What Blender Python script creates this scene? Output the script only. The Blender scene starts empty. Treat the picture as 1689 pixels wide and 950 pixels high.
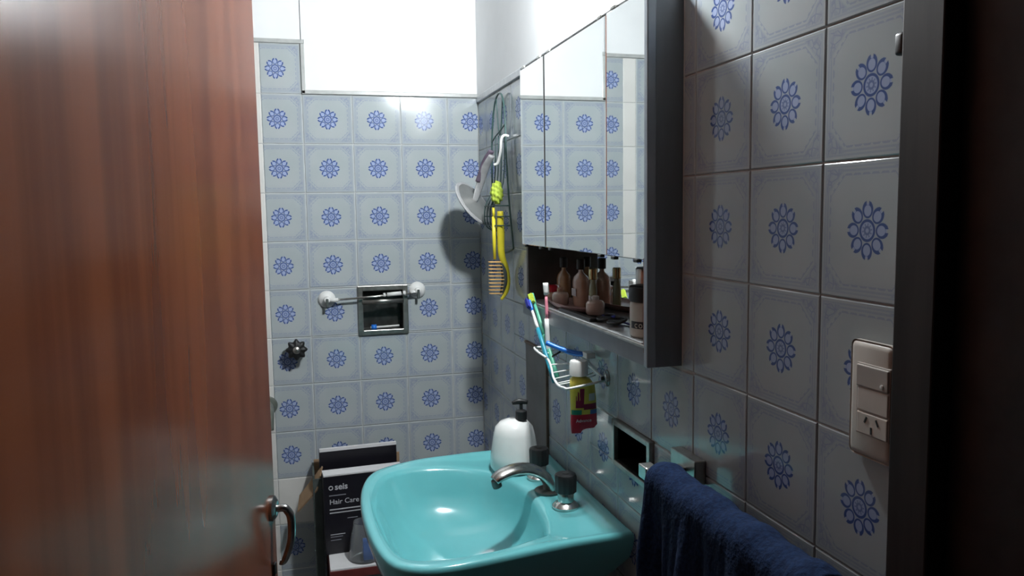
import bpy, bmesh, math, random
from mathutils import Vector, Matrix
random.seed(7)
C = bpy.context.scene.collection
OZ = 1.85          # height of the reference line (first tile row) above the floor

# ------------------------------------------------------------------ camera, world, exposure
scn = bpy.context.scene
cam = bpy.data.cameras.new('camera'); camo = bpy.data.objects.new('camera', cam); C.objects.link(camo)
cam.sensor_width = 36.0; cam.lens = 36.0 * 1300.74 / 1689.0; cam.clip_start = 0.02
R_ = ((0.96543682, -0.26021326, -0.01485975), (0.03934814, 0.08915425, 0.99524029), (0.25764991, 0.96142633, -0.09631171))
camo.matrix_world = Matrix(((R_[0][0], R_[1][0], -R_[2][0], -0.5756), (R_[0][1], R_[1][1], -R_[2][1], -2.5402),
                            (R_[0][2], R_[1][2], -R_[2][2], -0.44205 + OZ), (0, 0, 0, 1)))
scn.camera = camo
w = bpy.data.worlds.new('corridor_gloom'); scn.world = w; w.use_nodes = True
w.node_tree.nodes['Background'].inputs[0].default_value = (0.55, 0.62, 0.72, 1)
w.node_tree.nodes['Background'].inputs[1].default_value = 0.005
scn.view_settings.view_transform = 'Standard'; scn.view_settings.look = 'None'
scn.view_settings.exposure = 0.27; scn.view_settings.gamma = 1.0
scn.view_settings.use_curve_mapping = False
LAMP = (-0.088, -1.15, 0.12); LAMP_STRENGTH = 640.0; LAMP_COLOR = (0.93, 0.98, 1.0)

# ------------------------------------------------------------------ node helpers
class S:
    """socket or number with arithmetic"""
    def __init__(s, nt, v): s.nt, s.v = nt, v
    def op(s, o, b=None, c=None):
        n = s.nt.nodes.new('ShaderNodeMath'); n.operation = o
        for i, q in enumerate((s, b, c)):
            if q is None: continue
            q = q.v if isinstance(q, S) else q
            if isinstance(q, (int, float)): n.inputs[i].default_value = q
            else: s.nt.links.new(q, n.inputs[i])
        return S(s.nt, n.outputs[0])
    def __add__(s, b): return s.op('ADD', b)
    def __sub__(s, b): return s.op('SUBTRACT', b)
    def __mul__(s, b): return s.op('MULTIPLY', b)
    def __truediv__(s, b): return s.op('DIVIDE', b)
    def abs(s): return s.op('ABSOLUTE')
    def lt(s, b): return s.op('LESS_THAN', b)
    def gt(s, b): return s.op('GREATER_THAN', b)
    def max(s, b): return s.op('MAXIMUM', b)
    def min(s, b): return s.op('MINIMUM', b)
    def soft(s, e0, e1):
        n = s.nt.nodes.new('ShaderNodeMapRange'); n.interpolation_type = 'SMOOTHSTEP'
        s.nt.links.new(s.v, n.inputs[0])
        n.inputs[1].default_value = e0; n.inputs[2].default_value = e1
        n.inputs[3].default_value = 0.0; n.inputs[4].default_value = 1.0
        if e0 > e1:
            n.inputs[1].default_value = e1; n.inputs[2].default_value = e0
            n.inputs[3].default_value = 1.0; n.inputs[4].default_value = 0.0
        return S(s.nt, n.outputs[0])

def mix(nt, f, a, b):
    n = nt.nodes.new('ShaderNodeMix'); n.data_type = 'RGBA'
    for i, q in ((0, f), (6, a), (7, b)):
        q = q.v if isinstance(q, S) else q
        if isinstance(q, (int, float)): n.inputs[i].default_value = q
        elif isinstance(q, tuple): n.inputs[i].default_value = (*q, 1)
        else: nt.links.new(q, n.inputs[i])
    return n.outputs[2]

def mat(name, col, rough=0.5, metal=0.0, noise=0.0, scale=40.0, bump=0.0, stretch=(1, 1, 1), col2=None, coat=0.0, trans=0.0, spec=None, emit=None):
    m = bpy.data.materials.new(name); m.use_nodes = True
    nt = m.node_tree; b = nt.nodes['Principled BSDF']
    b.inputs['Base Color'].default_value = (*col, 1)
    b.inputs['Roughness'].default_value = rough; b.inputs['Metallic'].default_value = metal
    b.inputs['Coat Weight'].default_value = coat; b.inputs['Coat Roughness'].default_value = 0.12
    b.inputs['Transmission Weight'].default_value = trans
    if spec is not None: b.inputs['Specular IOR Level'].default_value = spec
    if emit: b.inputs['Emission Color'].default_value = (*emit[0], 1); b.inputs['Emission Strength'].default_value = emit[1]
    tc = nt.nodes.new('ShaderNodeTexCoord'); mp = nt.nodes.new('ShaderNodeMapping'); mp.inputs['Scale'].default_value = stretch
    nt.links.new(tc.outputs['Object'], mp.inputs[0])
    nz = nt.nodes.new('ShaderNodeTexNoise'); nz.inputs['Scale'].default_value = scale; nz.inputs['Detail'].default_value = 5
    nt.links.new(mp.outputs[0], nz.inputs['Vector'])
    if noise or col2:
        c2 = col2 if col2 else tuple(c * (1 - noise) for c in col)
        f = S(nt, nz.outputs[0]).soft(0.35, 0.68)
        nt.links.new(mix(nt, f, col, c2), b.inputs['Base Color'])
    if bump:
        bn = nt.nodes.new('ShaderNodeBump'); bn.inputs['Strength'].default_value = bump; bn.inputs['Distance'].default_value = 0.002
        nt.links.new(nz.outputs[0], bn.inputs['Height']); nt.links.new(bn.outputs[0], b.inputs['Normal'])
    return m

def tile_material():
    m = bpy.data.materials.new('glazed_flower_tile'); m.use_nodes = True
    nt = m.node_tree; b = nt.nodes['Principled BSDF']
    uv = nt.nodes.new('ShaderNodeUVMap'); sp = nt.nodes.new('ShaderNodeSeparateXYZ'); nt.links.new(uv.outputs[0], sp.inputs[0])
    u = S(nt, sp.outputs[0]) * 2.0 - 1.0; v = S(nt, sp.outputs[1]) * 2.0 - 1.0
    r = (u * u + v * v).op('SQRT'); th = v.op('ARCTAN2', u)
    # eight horseshoe petals
    sec = math.pi / 4
    a = (th + sec / 2 + 8 * sec).op('MODULO', sec) - sec / 2
    px = r * a.op('COSINE'); py = r * a.op('SINE')
    ex = (px - 0.285) / 0.125; ey = py / 0.112
    d = (ex * ex + ey * ey).op('SQRT')
    wdt = (px - 0.20) * 0.9 + 0.135
    ring = ((d - 0.80).abs() / wdt.max(0.14)).soft(1.0, 0.6)
    opening = px.gt(0.36) * py.abs().lt(0.026)
    petal = ring * (opening * -1.0 + 1.0)
    fill = d.soft(0.95, 0.7)
    curl = (((px - 0.375) * (px - 0.375) + (py.abs() - 0.052) * (py.abs() - 0.052)).op('SQRT')).soft(0.032, 0.020)
    c1 = ((r - 0.140).abs()).soft(0.026, 0.014); c2 = ((r - 0.05).abs()).soft(0.024, 0.012)
    cfill = r.soft(0.155, 0.13)
    centre_dots = ((th * 10.0).op('SINE').soft(0.2, 0.6)) * ((r - 0.085).abs()).soft(0.022, 0.012)
    ink = petal.max(curl).max(c1).max(c2 * 0.7).max(centre_dots * 0.6)
    tint = fill.max(cfill) * 0.85
    halo = r.soft(0.43, 0.22) * 0.30
    # pale corner fans, dotted octagon, double border lines
    au = u.abs(); av = v.abs(); mx = au.max(av); mn = au.min(av); s = au + av
    cd = (((au * -1.0 + 0.98) * (au * -1.0 + 0.98)) + ((av * -1.0 + 0.98) * (av * -1.0 + 0.98))).op('SQRT')
    vo = nt.nodes.new('ShaderNodeTexVoronoi'); vo.feature = 'DISTANCE_TO_EDGE'; vo.inputs['Scale'].default_value = 17.0
    nt.links.new(uv.outputs[0], vo.inputs['Vector'])
    lace = S(nt, vo.outputs['Distance']).soft(0.14, 0.03) * 0.85 + 0.15
    waves = ((cd * 34.0).op('SINE')).soft(-0.2, 0.7) * 0.5 + 0.45
    fan = (s.soft(1.34, 1.44)).max(cd.soft(0.40, 0.34) * 0.8) * lace.max(waves * 0.6) * mx.soft(0.91, 0.88)
    octo = (mx / 0.80).max(s / 1.30)
    dots = ((octo - 1.0).abs()).soft(0.028, 0.012) * (((u - v) * 34.0).op('SINE').soft(-0.1, 0.4)).max(((u + v) * 34.0).op('SINE').soft(-0.1, 0.4)) * 0.8
    l1 = ((mx - 0.86).abs()).soft(0.022, 0.010) * mn.lt(0.62) * 0.55
    l2 = ((mx - 0.915).abs()).soft(0.020, 0.009) * mn.lt(0.93) * 0.45
    pale = fan.max(dots).max(l1).max(l2)
    nz = nt.nodes.new('ShaderNodeTexNoise'); nz.inputs['Scale'].default_value = 9.0; nz.inputs['Detail'].default_value = 3
    tc = nt.nodes.new('ShaderNodeTexCoord'); nt.links.new(tc.outputs['Object'], nz.inputs['Vector'])
    blot = S(nt, nz.outputs[0]).soft(0.3, 0.75)
    edge = mx.soft(0.62, 0.88)
    rim = mx.soft(0.925, 0.945)
    base = mix(nt, blot, (0.385, 0.430, 0.440), (0.425, 0.460, 0.470))
    base = mix(nt, edge * 0.28, base, (0.345, 0.385, 0.435))
    base = mix(nt, pale * 0.55, base, (0.19, 0.235, 0.38))
    base = mix(nt, rim * 0.5, base, (0.43, 0.46, 0.475))
    base = mix(nt, halo, base, (0.28, 0.36, 0.60))
    base = mix(nt, tint, base, (0.33, 0.40, 0.62))
    base = mix(nt, ink * 0.95, base, (0.040, 0.080, 0.245))
    nt.links.new(base, b.inputs['Base Color'])
    b.inputs['Roughness'].default_value = 0.10; b.inputs['Specular IOR Level'].default_value = 0.5
    bn = nt.nodes.new('ShaderNodeBump'); bn.inputs['Strength'].default_value = 0.12; bn.inputs['Distance'].default_value = 0.002
    nt.links.new(nz.outputs[0], bn.inputs['Height']); nt.links.new(bn.outputs[0], b.inputs['Normal'])
    return m

M = {}
M['tile'] = tile_material()
M['white_tile'] = mat('plain_white_tile', (0.72, 0.71, 0.68), 0.18, noise=0.06, scale=8)
M['grout'] = mat('grout', (0.60, 0.61, 0.60), 0.8, noise=0.25, scale=30, bump=0.2)
M['plaster'] = mat('white_plaster', (0.86, 0.87, 0.88), 0.75, noise=0.05, scale=5, bump=0.15)
M['dim_plaster'] = mat('low_bounce_plaster', (0.27, 0.262, 0.255), 0.8, noise=0.08, scale=5)  # plaster darkened on the unseen walls and ceiling to cut bounced light
M['wood'] = mat('lacquered_wood', (0.122, 0.037, 0.016), 0.20, col2=(0.084, 0.024, 0.011), scale=4, stretch=(5, 5, 0.22), bump=0.006, spec=0.19)
M['dark_wood'] = mat('dark_frame_wood', (0.038, 0.029, 0.027), 0.6, noise=0.4, scale=10, stretch=(5, 5, 0.5), spec=0.2)
M['dark_grey'] = mat('dark_grey_panel', (0.20, 0.19, 0.19), 0.75, noise=0.2, scale=14, bump=0.2)
M['floor'] = mat('floor_stone', (0.16, 0.155, 0.15), 0.4, noise=0.3, scale=12)
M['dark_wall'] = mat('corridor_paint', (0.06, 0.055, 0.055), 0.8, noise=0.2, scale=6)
M['mirror'] = mat('mirror_glass', (0.90, 0.93, 0.93), 0.015, 1.0)
M['chrome'] = mat('worn_chrome', (0.62, 0.60, 0.57), 0.22, 1.0, noise=0.25, scale=60)
M['steel'] = mat('brushed_steel', (0.50, 0.49, 0.46), 0.34, 1.0, noise=0.3, scale=40)
M['dark_steel'] = mat('tarnished_steel', (0.10, 0.10, 0.095), 0.35, 0.9, noise=0.3, scale=40)
M['cab_frame'] = mat('grey_cabinet_laminate', (0.19, 0.21, 0.235), 0.32, noise=0.25, scale=14, stretch=(1, 1, 0.2))
M['cab_light'] = mat('pale_grey_metal', (0.34, 0.38, 0.42), 0.35, 0.4, noise=0.15, scale=14)
M['cab_inside'] = mat('dark_brown_interior', (0.075, 0.060, 0.055), 0.5, noise=0.3, scale=20)
M['cab_edge'] = mat('reddish_edge_strip', (0.22, 0.13, 0.11), 0.45, noise=0.3, scale=20)
M['ceramic'] = mat('turquoise_ceramic', (0.135, 0.45, 0.475), 0.13, noise=0.05, scale=6, coat=0.4)
M['black'] = mat('black_plastic', (0.012, 0.012, 0.013), 0.45, noise=0.2)
M['white'] = mat('white_plastic', (0.80, 0.80, 0.78), 0.3, noise=0.03)
M['cream'] = mat('cream_plastic', (0.62, 0.57, 0.51), 0.35, noise=0.05)
M['cream_dark'] = mat('taupe_plastic', (0.45, 0.41, 0.37), 0.4, noise=0.05)
M['wire_white'] = mat('white_coated_wire', (0.82, 0.82, 0.80), 0.35, noise=0.04)
M['wire_green'] = mat('dark_green_wire', (0.045, 0.10, 0.095), 0.45, noise=0.3)
M['yellow'] = mat('yellow_plastic', (0.78, 0.66, 0.04), 0.35, noise=0.06)
M['bristle'] = mat('orange_bristle', (0.75, 0.42, 0.12), 0.5, noise=0.1)
M['lime'] = mat('lime_mesh_puff', (0.55, 0.70, 0.08), 0.7, noise=0.35, scale=120, bump=0.6)
M['grey_clear'] = mat('smoky_plastic', (0.46, 0.46, 0.47), 0.25, noise=0.2, scale=30)
M['plum'] = mat('plum_strap', (0.16, 0.12, 0.17), 0.6, noise=0.3, scale=60)
M['teal'] = mat('teal_rubber', (0.02, 0.26, 0.36), 0.4, noise=0.1)
M['green'] = mat('green_rubber', (0.10, 0.42, 0.28), 0.4, noise=0.1)
M['limeb'] = mat('lime_bristles', (0.65, 0.80, 0.10), 0.5, noise=0.1)
M['blue'] = mat('blue_plastic', (0.02, 0.18, 0.68), 0.3, noise=0.06)
M['navy'] = mat('navy_bristles', (0.03, 0.04, 0.35), 0.5, noise=0.1)
M['pink'] = mat('pink_rubber', (0.80, 0.28, 0.36), 0.4, noise=0.06)
M['red'] = mat('red_foil', (0.52, 0.012, 0.035), 0.3, noise=0.15, scale=25)
M['maroon'] = mat('maroon_print', (0.22, 0.012, 0.05), 0.35, noise=0.1)
M['tube_yellow'] = mat('yellow_print', (0.66, 0.55, 0.08), 0.3, noise=0.12)
M['green_print'] = mat('green_print', (0.02, 0.22, 0.14), 0.35, noise=0.1)
M['blue_print'] = mat('blue_print', (0.05, 0.12, 0.35), 0.35, noise=0.1)
M['card_black'] = mat('black_carton', (0.010, 0.009, 0.014), 0.35, noise=0.2)
M['card_white'] = mat('white_carton', (0.74, 0.73, 0.74), 0.6, noise=0.05)
M['card_brown'] = mat('brown_cardboard', (0.36, 0.235, 0.14), 0.8, noise=0.15, scale=50)
M['card_grey'] = mat('grey_green_cardboard', (0.07, 0.085, 0.08), 0.8, noise=0.2, scale=30)
M['print_grey'] = mat('pale_print', (0.55, 0.55, 0.58), 0.5, noise=0.04)
M['print_dim'] = mat('dim_print', (0.26, 0.26, 0.29), 0.5, noise=0.04)
M['stand_red'] = mat('dark_red_edge', (0.15, 0.030, 0.028), 0.5, noise=0.2)
M['towel'] = mat('navy_terry', (0.004, 0.011, 0.036), 0.95, col2=(0.007, 0.020, 0.060), scale=170, bump=0.9, spec=0.15)
M['glass_amber'] = mat('amber_glass', (0.42, 0.22, 0.10), 0.12, noise=0.15, coat=0.5)
M['glass_peach'] = mat('peach_glass', (0.60, 0.40, 0.30), 0.12, noise=0.15, coat=0.5)
M['glass'] = mat('clear_glass', (0.95, 0.97, 0.97), 0.05, trans=1.0)
M['frost'] = mat('cloudy_clear_plastic', (0.93, 0.96, 0.97), 0.06, trans=0.92)
M['rose'] = mat('rose_tray_plastic', (0.36, 0.22, 0.21), 0.3, noise=0.2)
M['jar_cream'] = mat('jar_cream', (0.50, 0.46, 0.40), 0.3, noise=0.08)
M['jar_label'] = mat('jar_label_maroon', (0.20, 0.06, 0.07), 0.45, noise=0.1)
M['gold'] = mat('gold_cap', (0.70, 0.62, 0.35), 0.25, 1.0, noise=0.1)
M['silver'] = mat('silver_cap', (0.62, 0.60, 0.56), 0.28, 1.0, noise=0.1)
M['spout_grey'] = mat('grey_green_spout_metal', (0.20, 0.22, 0.19), 0.4, 0.3, noise=0.3)
M['bulb'] = mat('lamp_glass', (1, 1, 1), 0.5, emit=(LAMP_COLOR, LAMP_STRENGTH))

# ------------------------------------------------------------------ mesh helpers
ORG = {}
def obj(name, bm, m, parent=None, smooth=False, angle=None, loc=None):
    """bm in reference coordinates (z measured from the reference line) -> one mesh object"""
    off = Vector((0, 0, OZ))
    base = ORG.get(parent, Vector((0, 0, 0)))
    L = Vector(loc) + off if loc is not None else base
    bmesh.ops.translate(bm, verts=bm.verts, vec=off - L)
    bmesh.ops.recalc_face_normals(bm, faces=bm.faces)
    me = bpy.data.meshes.new(name); bm.to_mesh(me); bm.free()
    if m: me.materials.append(m)
    for p in me.polygons: p.use_smooth = smooth
    if smooth and angle: me.set_sharp_from_angle(angle=math.radians(angle))
    o = bpy.data.objects.new(name, me); C.objects.link(o)
    if parent: o.parent = parent
    o.location = L - base; ORG[o] = L
    return o
def tag(o, label, cat, group=None):
    o['label'] = label; o['category'] = cat
    if group: o['group'] = group
    return o
def thing(name, loc, label, cat, group=None):
    o = bpy.data.objects.new(name, None); o.empty_display_size = 0.02; C.objects.link(o)
    o.location = Vector(loc) + Vector((0, 0, OZ)); ORG[o] = o.location.copy()
    return tag(o, label, cat, group)
def struct(o): o['kind'] = 'structure'; return o

def NB(): return bmesh.new()
def box(bm, a, b, bev=0.0, seg=2, mtx=None):
    lo = Vector([min(p, q) for p, q in zip(a, b)]); hi = Vector([max(p, q) for p, q in zip(a, b)])
    r = bmesh.ops.create_cube(bm, size=1.0); vs = r['verts']
    bmesh.ops.scale(bm, vec=hi - lo, verts=vs); bmesh.ops.translate(bm, vec=(lo + hi) / 2, verts=vs)
    if bev:
        es = list({e for v in vs for e in v.link_edges})
        r2 = bmesh.ops.bevel(bm, geom=es, offset=bev, segments=seg, affect='EDGES', profile=0.5)
        vs = list({v for f in r2['faces'] for v in f.verts} | {v for v in vs if v.is_valid})
    if mtx is not None: bmesh.ops.transform(bm, matrix=mtx, verts=vs)
    return bm
def rotz(p, deg): return Matrix.Translation(p) @ Matrix.Rotation(math.radians(deg), 4, 'Z') @ Matrix.Translation(-Vector(p))
def rings_mesh(bm, rings, close0=True, close1=True, loop=False):
    vr = [[bm.verts.new(p) for p in r] for r in rings]
    n = len(rings[0])
    pairs = list(zip(vr[:-1], vr[1:])) + ([(vr[-1], vr[0])] if loop else [])
    for A, B in pairs:
        for i in range(n):
            j = (i + 1) % n
            bm.faces.new((A[i], A[j], B[j], B[i]))
    if not loop:
        if close0: bm.faces.new(list(reversed(vr[0])))
        if close1: bm.faces.new(vr[-1])
    return bm
def lathe(bm, prof, c=(0, 0, 0), axis=(0, 0, 1), seg=24, lobes=0, depth=0.0, sx=1.0, sy=1.0):
    q = Vector((0, 0, 1)).rotation_difference(Vector(axis)); rings = []
    for r, h in prof:
        ring = []
        for k in range(seg):
            t = 2 * math.pi * k / seg
            rr = max(r, 1e-5) * (1 + depth * math.cos(lobes * t))
            ring.append(Vector(c) + q @ Vector((rr * math.cos(t) * sx, rr * math.sin(t) * sy, h)))
        rings.append(ring)
    return rings_mesh(bm, rings)
def smooth_path(pts, n=6, closed=False):
    P = [Vector(p) for p in pts]; out = []; N = len(P)
    for i in range(N if closed else N - 1):
        if closed: a, b, c, d = P[i - 1], P[i], P[(i + 1) % N], P[(i + 2) % N]
        else: a, b, c, d = P[max(i - 1, 0)], P[i], P[i + 1], P[min(i + 2, N - 1)]
        for k in range(n):
            t = k / n
            out.append(0.5 * ((2 * b) + (c - a) * t + (2 * a - 5 * b + 4 * c - d) * t * t + (3 * b - a - 3 * c + d) * t ** 3))
    if not closed: out.append(P[-1])
    return out
def tube(bm, pts, r, seg=8, closed=False, flat=1.0, up=None):
    """r: number or list; flat squeezes the section along the second axis"""
    P = [Vector(p) for p in pts]; N = len(P); rings = []; prev = None
    for i in range(N):
        if closed: t = P[(i + 1) % N] - P[i - 1]
        else: t = P[min(i + 1, N - 1)] - P[max(i - 1, 0)]
        t.normalize()
        if prev is None:
            u = Vector(up) if up else (Vector((0, 0, 1)) if abs(t.z) < 0.9 else Vector((1, 0, 0)))
        else: u = prev
        u = (u - t * u.dot(t)).normalized(); prev = u
        s = t.cross(u)
        rr = r[min(i, len(r) - 1)] if isinstance(r, (list, tuple)) else r
        rings.append([P[i] + (s * math.cos(a) + u * math.sin(a) * flat) * rr for a in [2 * math.pi * k / seg for k in range(seg)]])
    return rings_mesh(bm, rings, loop=closed)
def lerp_r(pts, vals):
    n = len(pts); m_ = len(vals) - 1; out = []
    for i in range(n):
        t = i / (n - 1) * m_; k = min(int(t), m_ - 1); out.append(vals[k] + (vals[k + 1] - vals[k]) * (t - k))
    return out
def text(name, s, size, m, parent, mtx, extrude=0.0, bold=0.0):
    cu = bpy.data.curves.new(name, 'FONT'); cu.body = s; cu.size = size; cu.extrude = extrude; cu.offset = bold; cu.resolution_u = 3
    tmp = bpy.data.objects.new(name, cu); C.objects.link(tmp)
    bpy.context.view_layer.update()
    me = bpy.data.meshes.new_from_object(tmp.evaluated_get(bpy.context.evaluated_depsgraph_get()))
    bpy.data.objects.remove(tmp)
    bm = NB(); bm.from_mesh(me); bmesh.ops.transform(bm, matrix=mtx, verts=bm.verts)
    return obj(name, bm, m, parent)
def slab_with_holes(us, vs, holes, mk):
    """calls mk(u0,u1,v0,v1) for each cell of the grid that no hole covers"""
    U = sorted(set(list(us) + [h[i] for h in holes for i in (0, 1)])); V = sorted(set(list(vs) + [h[i] for h in holes for i in (2, 3)]))
    for a, b in zip(U[:-1], U[1:]):
        for c, d in zip(V[:-1], V[1:]):
            x, y = (a + b) / 2, (c + d) / 2
            if any(h[0] < x < h[1] and h[2] < y < h[3] for h in holes): continue
            mk(a, b, c, d)

# ------------------------------------------------------------------ room shell
P_ = 0.15; TH = 0.006
BX0, BZ0 = -0.6268, 0.0                 # back wall: centre of first flower column, first row
RY0, RZ0 = -1.8359, -0.3174             # right wall: centre of nearest flower column, first row
FRONT = -1.892                          # where the right wall meets the door frame
NICHE = (-0.398, -0.252, -0.823, -0.677)          # soap niche hole in the back wall (x0,x1,z0,z1)
CABH = (-1.418, -0.705, -0.690, -0.103)           # cabinet recess in the right wall (y0,y1,z0,z1)
DISH = (-1.308, -1.162, -0.921, -0.852)           # small recessed dish in the right wall

bm = NB()
slab_with_holes((-1.65, 0.14), (-OZ, 0.62), [NICHE], lambda a, b, c, d: box(bm, (a, 0.0022, c), (b, 0.12, d)))
wall_back = struct(obj('wall_back', bm, M['grout']))
bm = NB()
slab_with_holes((FRONT, 0.0), (-OZ, 0.62), [CABH, DISH], lambda a, b, c, d: box(bm, (0.0022, a, c), (0.14, b, d)))
wall_right = struct(obj('wall_right', bm, M['grout']))
struct(obj('wall_left', box(NB(), (-1.77, FRONT - 0.1, -OZ), (-1.65, 0.12, 0.62)), M['dim_plaster']))
bm = NB()
slab_with_holes((-1.65, 0.14), (-OZ, 0.62), [(-0.82, 0.05, -OZ, 0.18)], lambda a, b, c, d: box(bm, (a, FRONT - 0.10, c), (b, FRONT - 0.002, d)) if True else None)
bm2 = bm
struct(obj('wall_front', bm2, M['dim_plaster']))
struct(obj('floor', box(NB(), (-2.0, -3.4, -OZ - 0.08), (0.3, 0.12, -OZ)), M['floor']))
struct(obj('ceiling', box(NB(), (-1.77, FRONT - 0.1, 0.62), (0.14, 0.12, 0.70)), M['dim_plaster']))
# corridor side of the front wall, dark
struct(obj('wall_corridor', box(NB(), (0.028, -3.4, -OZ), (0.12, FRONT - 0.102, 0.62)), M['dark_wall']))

# plaster above the tiles, slightly proud, with a grey rounded edge bead below it
bm = NB()
box(bm, (-1.65, -0.004, 0.088), (-0.548, 0.004, 0.62)); box(bm, (-0.540, -0.004, -0.062), (0.0, 0.004, 0.62)); box(bm, (-0.55, -0.004, 0.088), (-0.54, 0.004, 0.62))
pl = obj('plaster', bm, M['plaster'], wall_back)
bm = NB(); box(bm, (-0.004, FRONT, -0.070), (0.004, 0.0, 0.62)); obj('plaster', bm, M['plaster'], wall_right)
bm = NB()
box(bm, (-1.65, -0.006, 0.0755), (-0.541, 0.003, 0.088), 0.002); box(bm, (-0.5515, -0.006, -0.0745), (-0.540, 0.003, 0.0755), 0.002)
box(bm, (-0.5515, -0.006, -0.0742), (-0.001, 0.003, -0.062), 0.002)
struct(obj('trim_1', bm, mat('grey_edge_bead', (0.46, 0.47, 0.46), 0.3, noise=0.15)))
bm = NB(); box(bm, (-0.006, FRONT, -0.090), (0.003, -0.008, -0.070), 0.002)
struct(obj('trim_2', bm, mat('pale_edge_bead', (0.55, 0.57, 0.60), 0.3, noise=0.15)))

TM = {}
def tile_mesh(u0, u1, v0, v1, mk):
    key = (round(u0, 4), round(u1, 4), round(v0, 4), round(v1, 4), mk)
    if key in TM: return TM[key]
    g = 0.0009; bv = 0.0014; W_ = P_
    X0, X1, Y0, Y1 = (u0 - .5) * W_ + g, (u1 - .5) * W_ - g, (v0 - .5) * W_ + g, (v1 - .5) * W_ - g
    vs = [(x, y, -TH) for x, y in ((X0, Y0), (X1, Y0), (X1, Y1), (X0, Y1))]
    vs += [(x, y, -bv * 0.8) for x, y in ((X0, Y0), (X1, Y0), (X1, Y1), (X0, Y1))]
    vs += [(x, y, 0) for x, y in ((X0 + bv, Y0 + bv), (X1 - bv, Y0 + bv), (X1 - bv, Y1 - bv), (X0 + bv, Y1 - bv))]
    fs = [(8, 9, 10, 11)]
    for i in range(4):
        j = (i + 1) % 4; fs += [(i, j, 4 + j, 4 + i), (4 + i, 4 + j, 8 + j, 8 + i)]
    me = bpy.data.meshes.new('tile'); me.from_pydata(vs, [], fs); me.materials.append(M[mk])
    ul = me.uv_layers.new(name='UVMap')
    for lp in me.loops:
        x, y, _ = me.vertices[lp.vertex_index].co; ul.data[lp.index].uv = (x / W_ + .5, y / W_ + .5)
    TM[key] = me; return me
RB = Matrix(((1, 0, 0), (0, 0, -1), (0, 1, 0)))       # tile faces -Y
RR = Matrix(((0, 0, -1), (-1, 0, 0), (0, 1, 0)))      # tile faces -X
def put_tile(wall, Rm, c, clip, mk='tile'):
    me = tile_mesh(*clip, mk)
    o = bpy.data.objects.new('tile', me); C.objects.link(o); o.parent = wall
    j = Matrix.Rotation(random.uniform(-1, 1) * 0.0022, 3, 'X') @ Matrix.Rotation(random.uniform(-1, 1) * 0.0022, 3, 'Y')
    o.rotation_euler = (Rm @ j).to_euler(); o.location = Vector(c) + Vector((0, 0, OZ)) - ORG[wall]
def put_cut(wall, Rm, c, u, v, holes, mk='tile'):
    """tile whose plane rectangle is cut by holes; u,v are (lo,hi) clips in tile units; c(centre) function"""
    rects = [(u[0], u[1], v[0], v[1])]
    for h in holes:
        out = []
        for a, b, d, e in rects:
            if h[0] >= b or h[1] <= a or h[2] >= e or h[3] <= d: out.append((a, b, d, e)); continue
            if h[2] > d: out.append((a, b, d, h[2]))
            if h[3] < e: out.append((a, b, h[3], e))
            d2, e2 = max(d, h[2]), min(e, h[3])
            if h[0] > a: out.append((a, h[0], d2, e2))
            if h[1] < b: out.append((h[1], b, d2, e2))
        rects = out
    for a, b, d, e in rects:
        if b - a > 0.03 and e - d > 0.03: put_tile(wall, Rm, c, (a, b, d, e), mk)
# back wall tiles
def hole_u(h, cu, cv, sgn=1):
    a, b = ((h[0] - cu) * sgn / P_ + .5, (h[1] - cu) * sgn / P_ + .5)
    return (min(a, b), max(a, b), (h[2] - cv) / P_ + .5, (h[3] - cv) / P_ + .5)
NF = (-0.405, -0.245, -0.830, -0.670)                 # frame of the niche
for r in range(0, 13):
    zc = BZ0 - P_ * r
    v0 = max(0.0, (-OZ - zc) / P_ + .5)
    if v0 > 0.95: continue
    for c in range(0, 5):
        if r == 0 and c > 0: continue
        xc = BX0 + P_ * c
        u0, u1 = (0.20, 1.0) if c == 0 else (0.0, min(1.0, (0.0 - xc) / P_ + .5))
        if r == 9 and c == 0: put_tile(wall_back, RB, (xc, 0, zc), (0.20, 1.0, v0, 1.0), 'white_tile'); continue
        put_cut(wall_back, RB, (xc, 0, zc), (u0, u1), (v0, 1.0), [hole_u(NF, xc, zc)])
    put_tile(wall_back, RB, (BX0 - 0.0693, 0, zc), (0.340, 0.660, v0, 1.0), 'white_tile')
    for c in range(0, 5):
        xc = -0.796 - P_ * c
        put_tile(wall_back, RB, (xc, 0, zc), (0.0, 1.0, v0, 1.0))
# right wall tiles
PATCH = (-0.7236, -0.531, -1.10, -0.785)
CF = (-1.424, -0.698, -0.696, -0.097); DF = (-1.321, -1.149, -0.930, -0.841)
for r in range(-1, 11):
    zc = RZ0 - P_ * r
    v0 = max(0.0, (-OZ - zc) / P_ + .5)
    if v0 > 0.95: continue
    for c in range(0, 13):
        yc = RY0 + P_ * c
        # local x runs towards -Y
        u0 = max(0.0, (yc - 0.0) / P_ + .5); u1 = min(1.0, (yc - FRONT) / P_ + .5)
        hs = [hole_u(h, yc, zc, -1) for h in (CF, DF, PATCH)]
        put_cut(wall_right, RR, (0, yc, zc), (u0, u1), (v0, 1.0), hs)
# flat dark grey panel low on the right wall behind the basin
bm = NB(); box(bm, (-0.003, PATCH[0] + .004, PATCH[2]), (0.004, PATCH[1] - .004, PATCH[3] - .004), 0.0015)
pp = obj('flat_panel', bm, M['dark_grey'], wall_right)
bm = NB(); box(bm, (-0.006, PATCH[0], PATCH[2]), (0.003, PATCH[0] + .006, PATCH[3]), 0.001); box(bm, (-0.006, PATCH[0], PATCH[3] - .006), (0.003, PATCH[1], PATCH[3]), 0.001)
obj('panel_edge', bm, mat('brown_edge', (0.17, 0.115, 0.085), 0.6, noise=0.3), pp)

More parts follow.
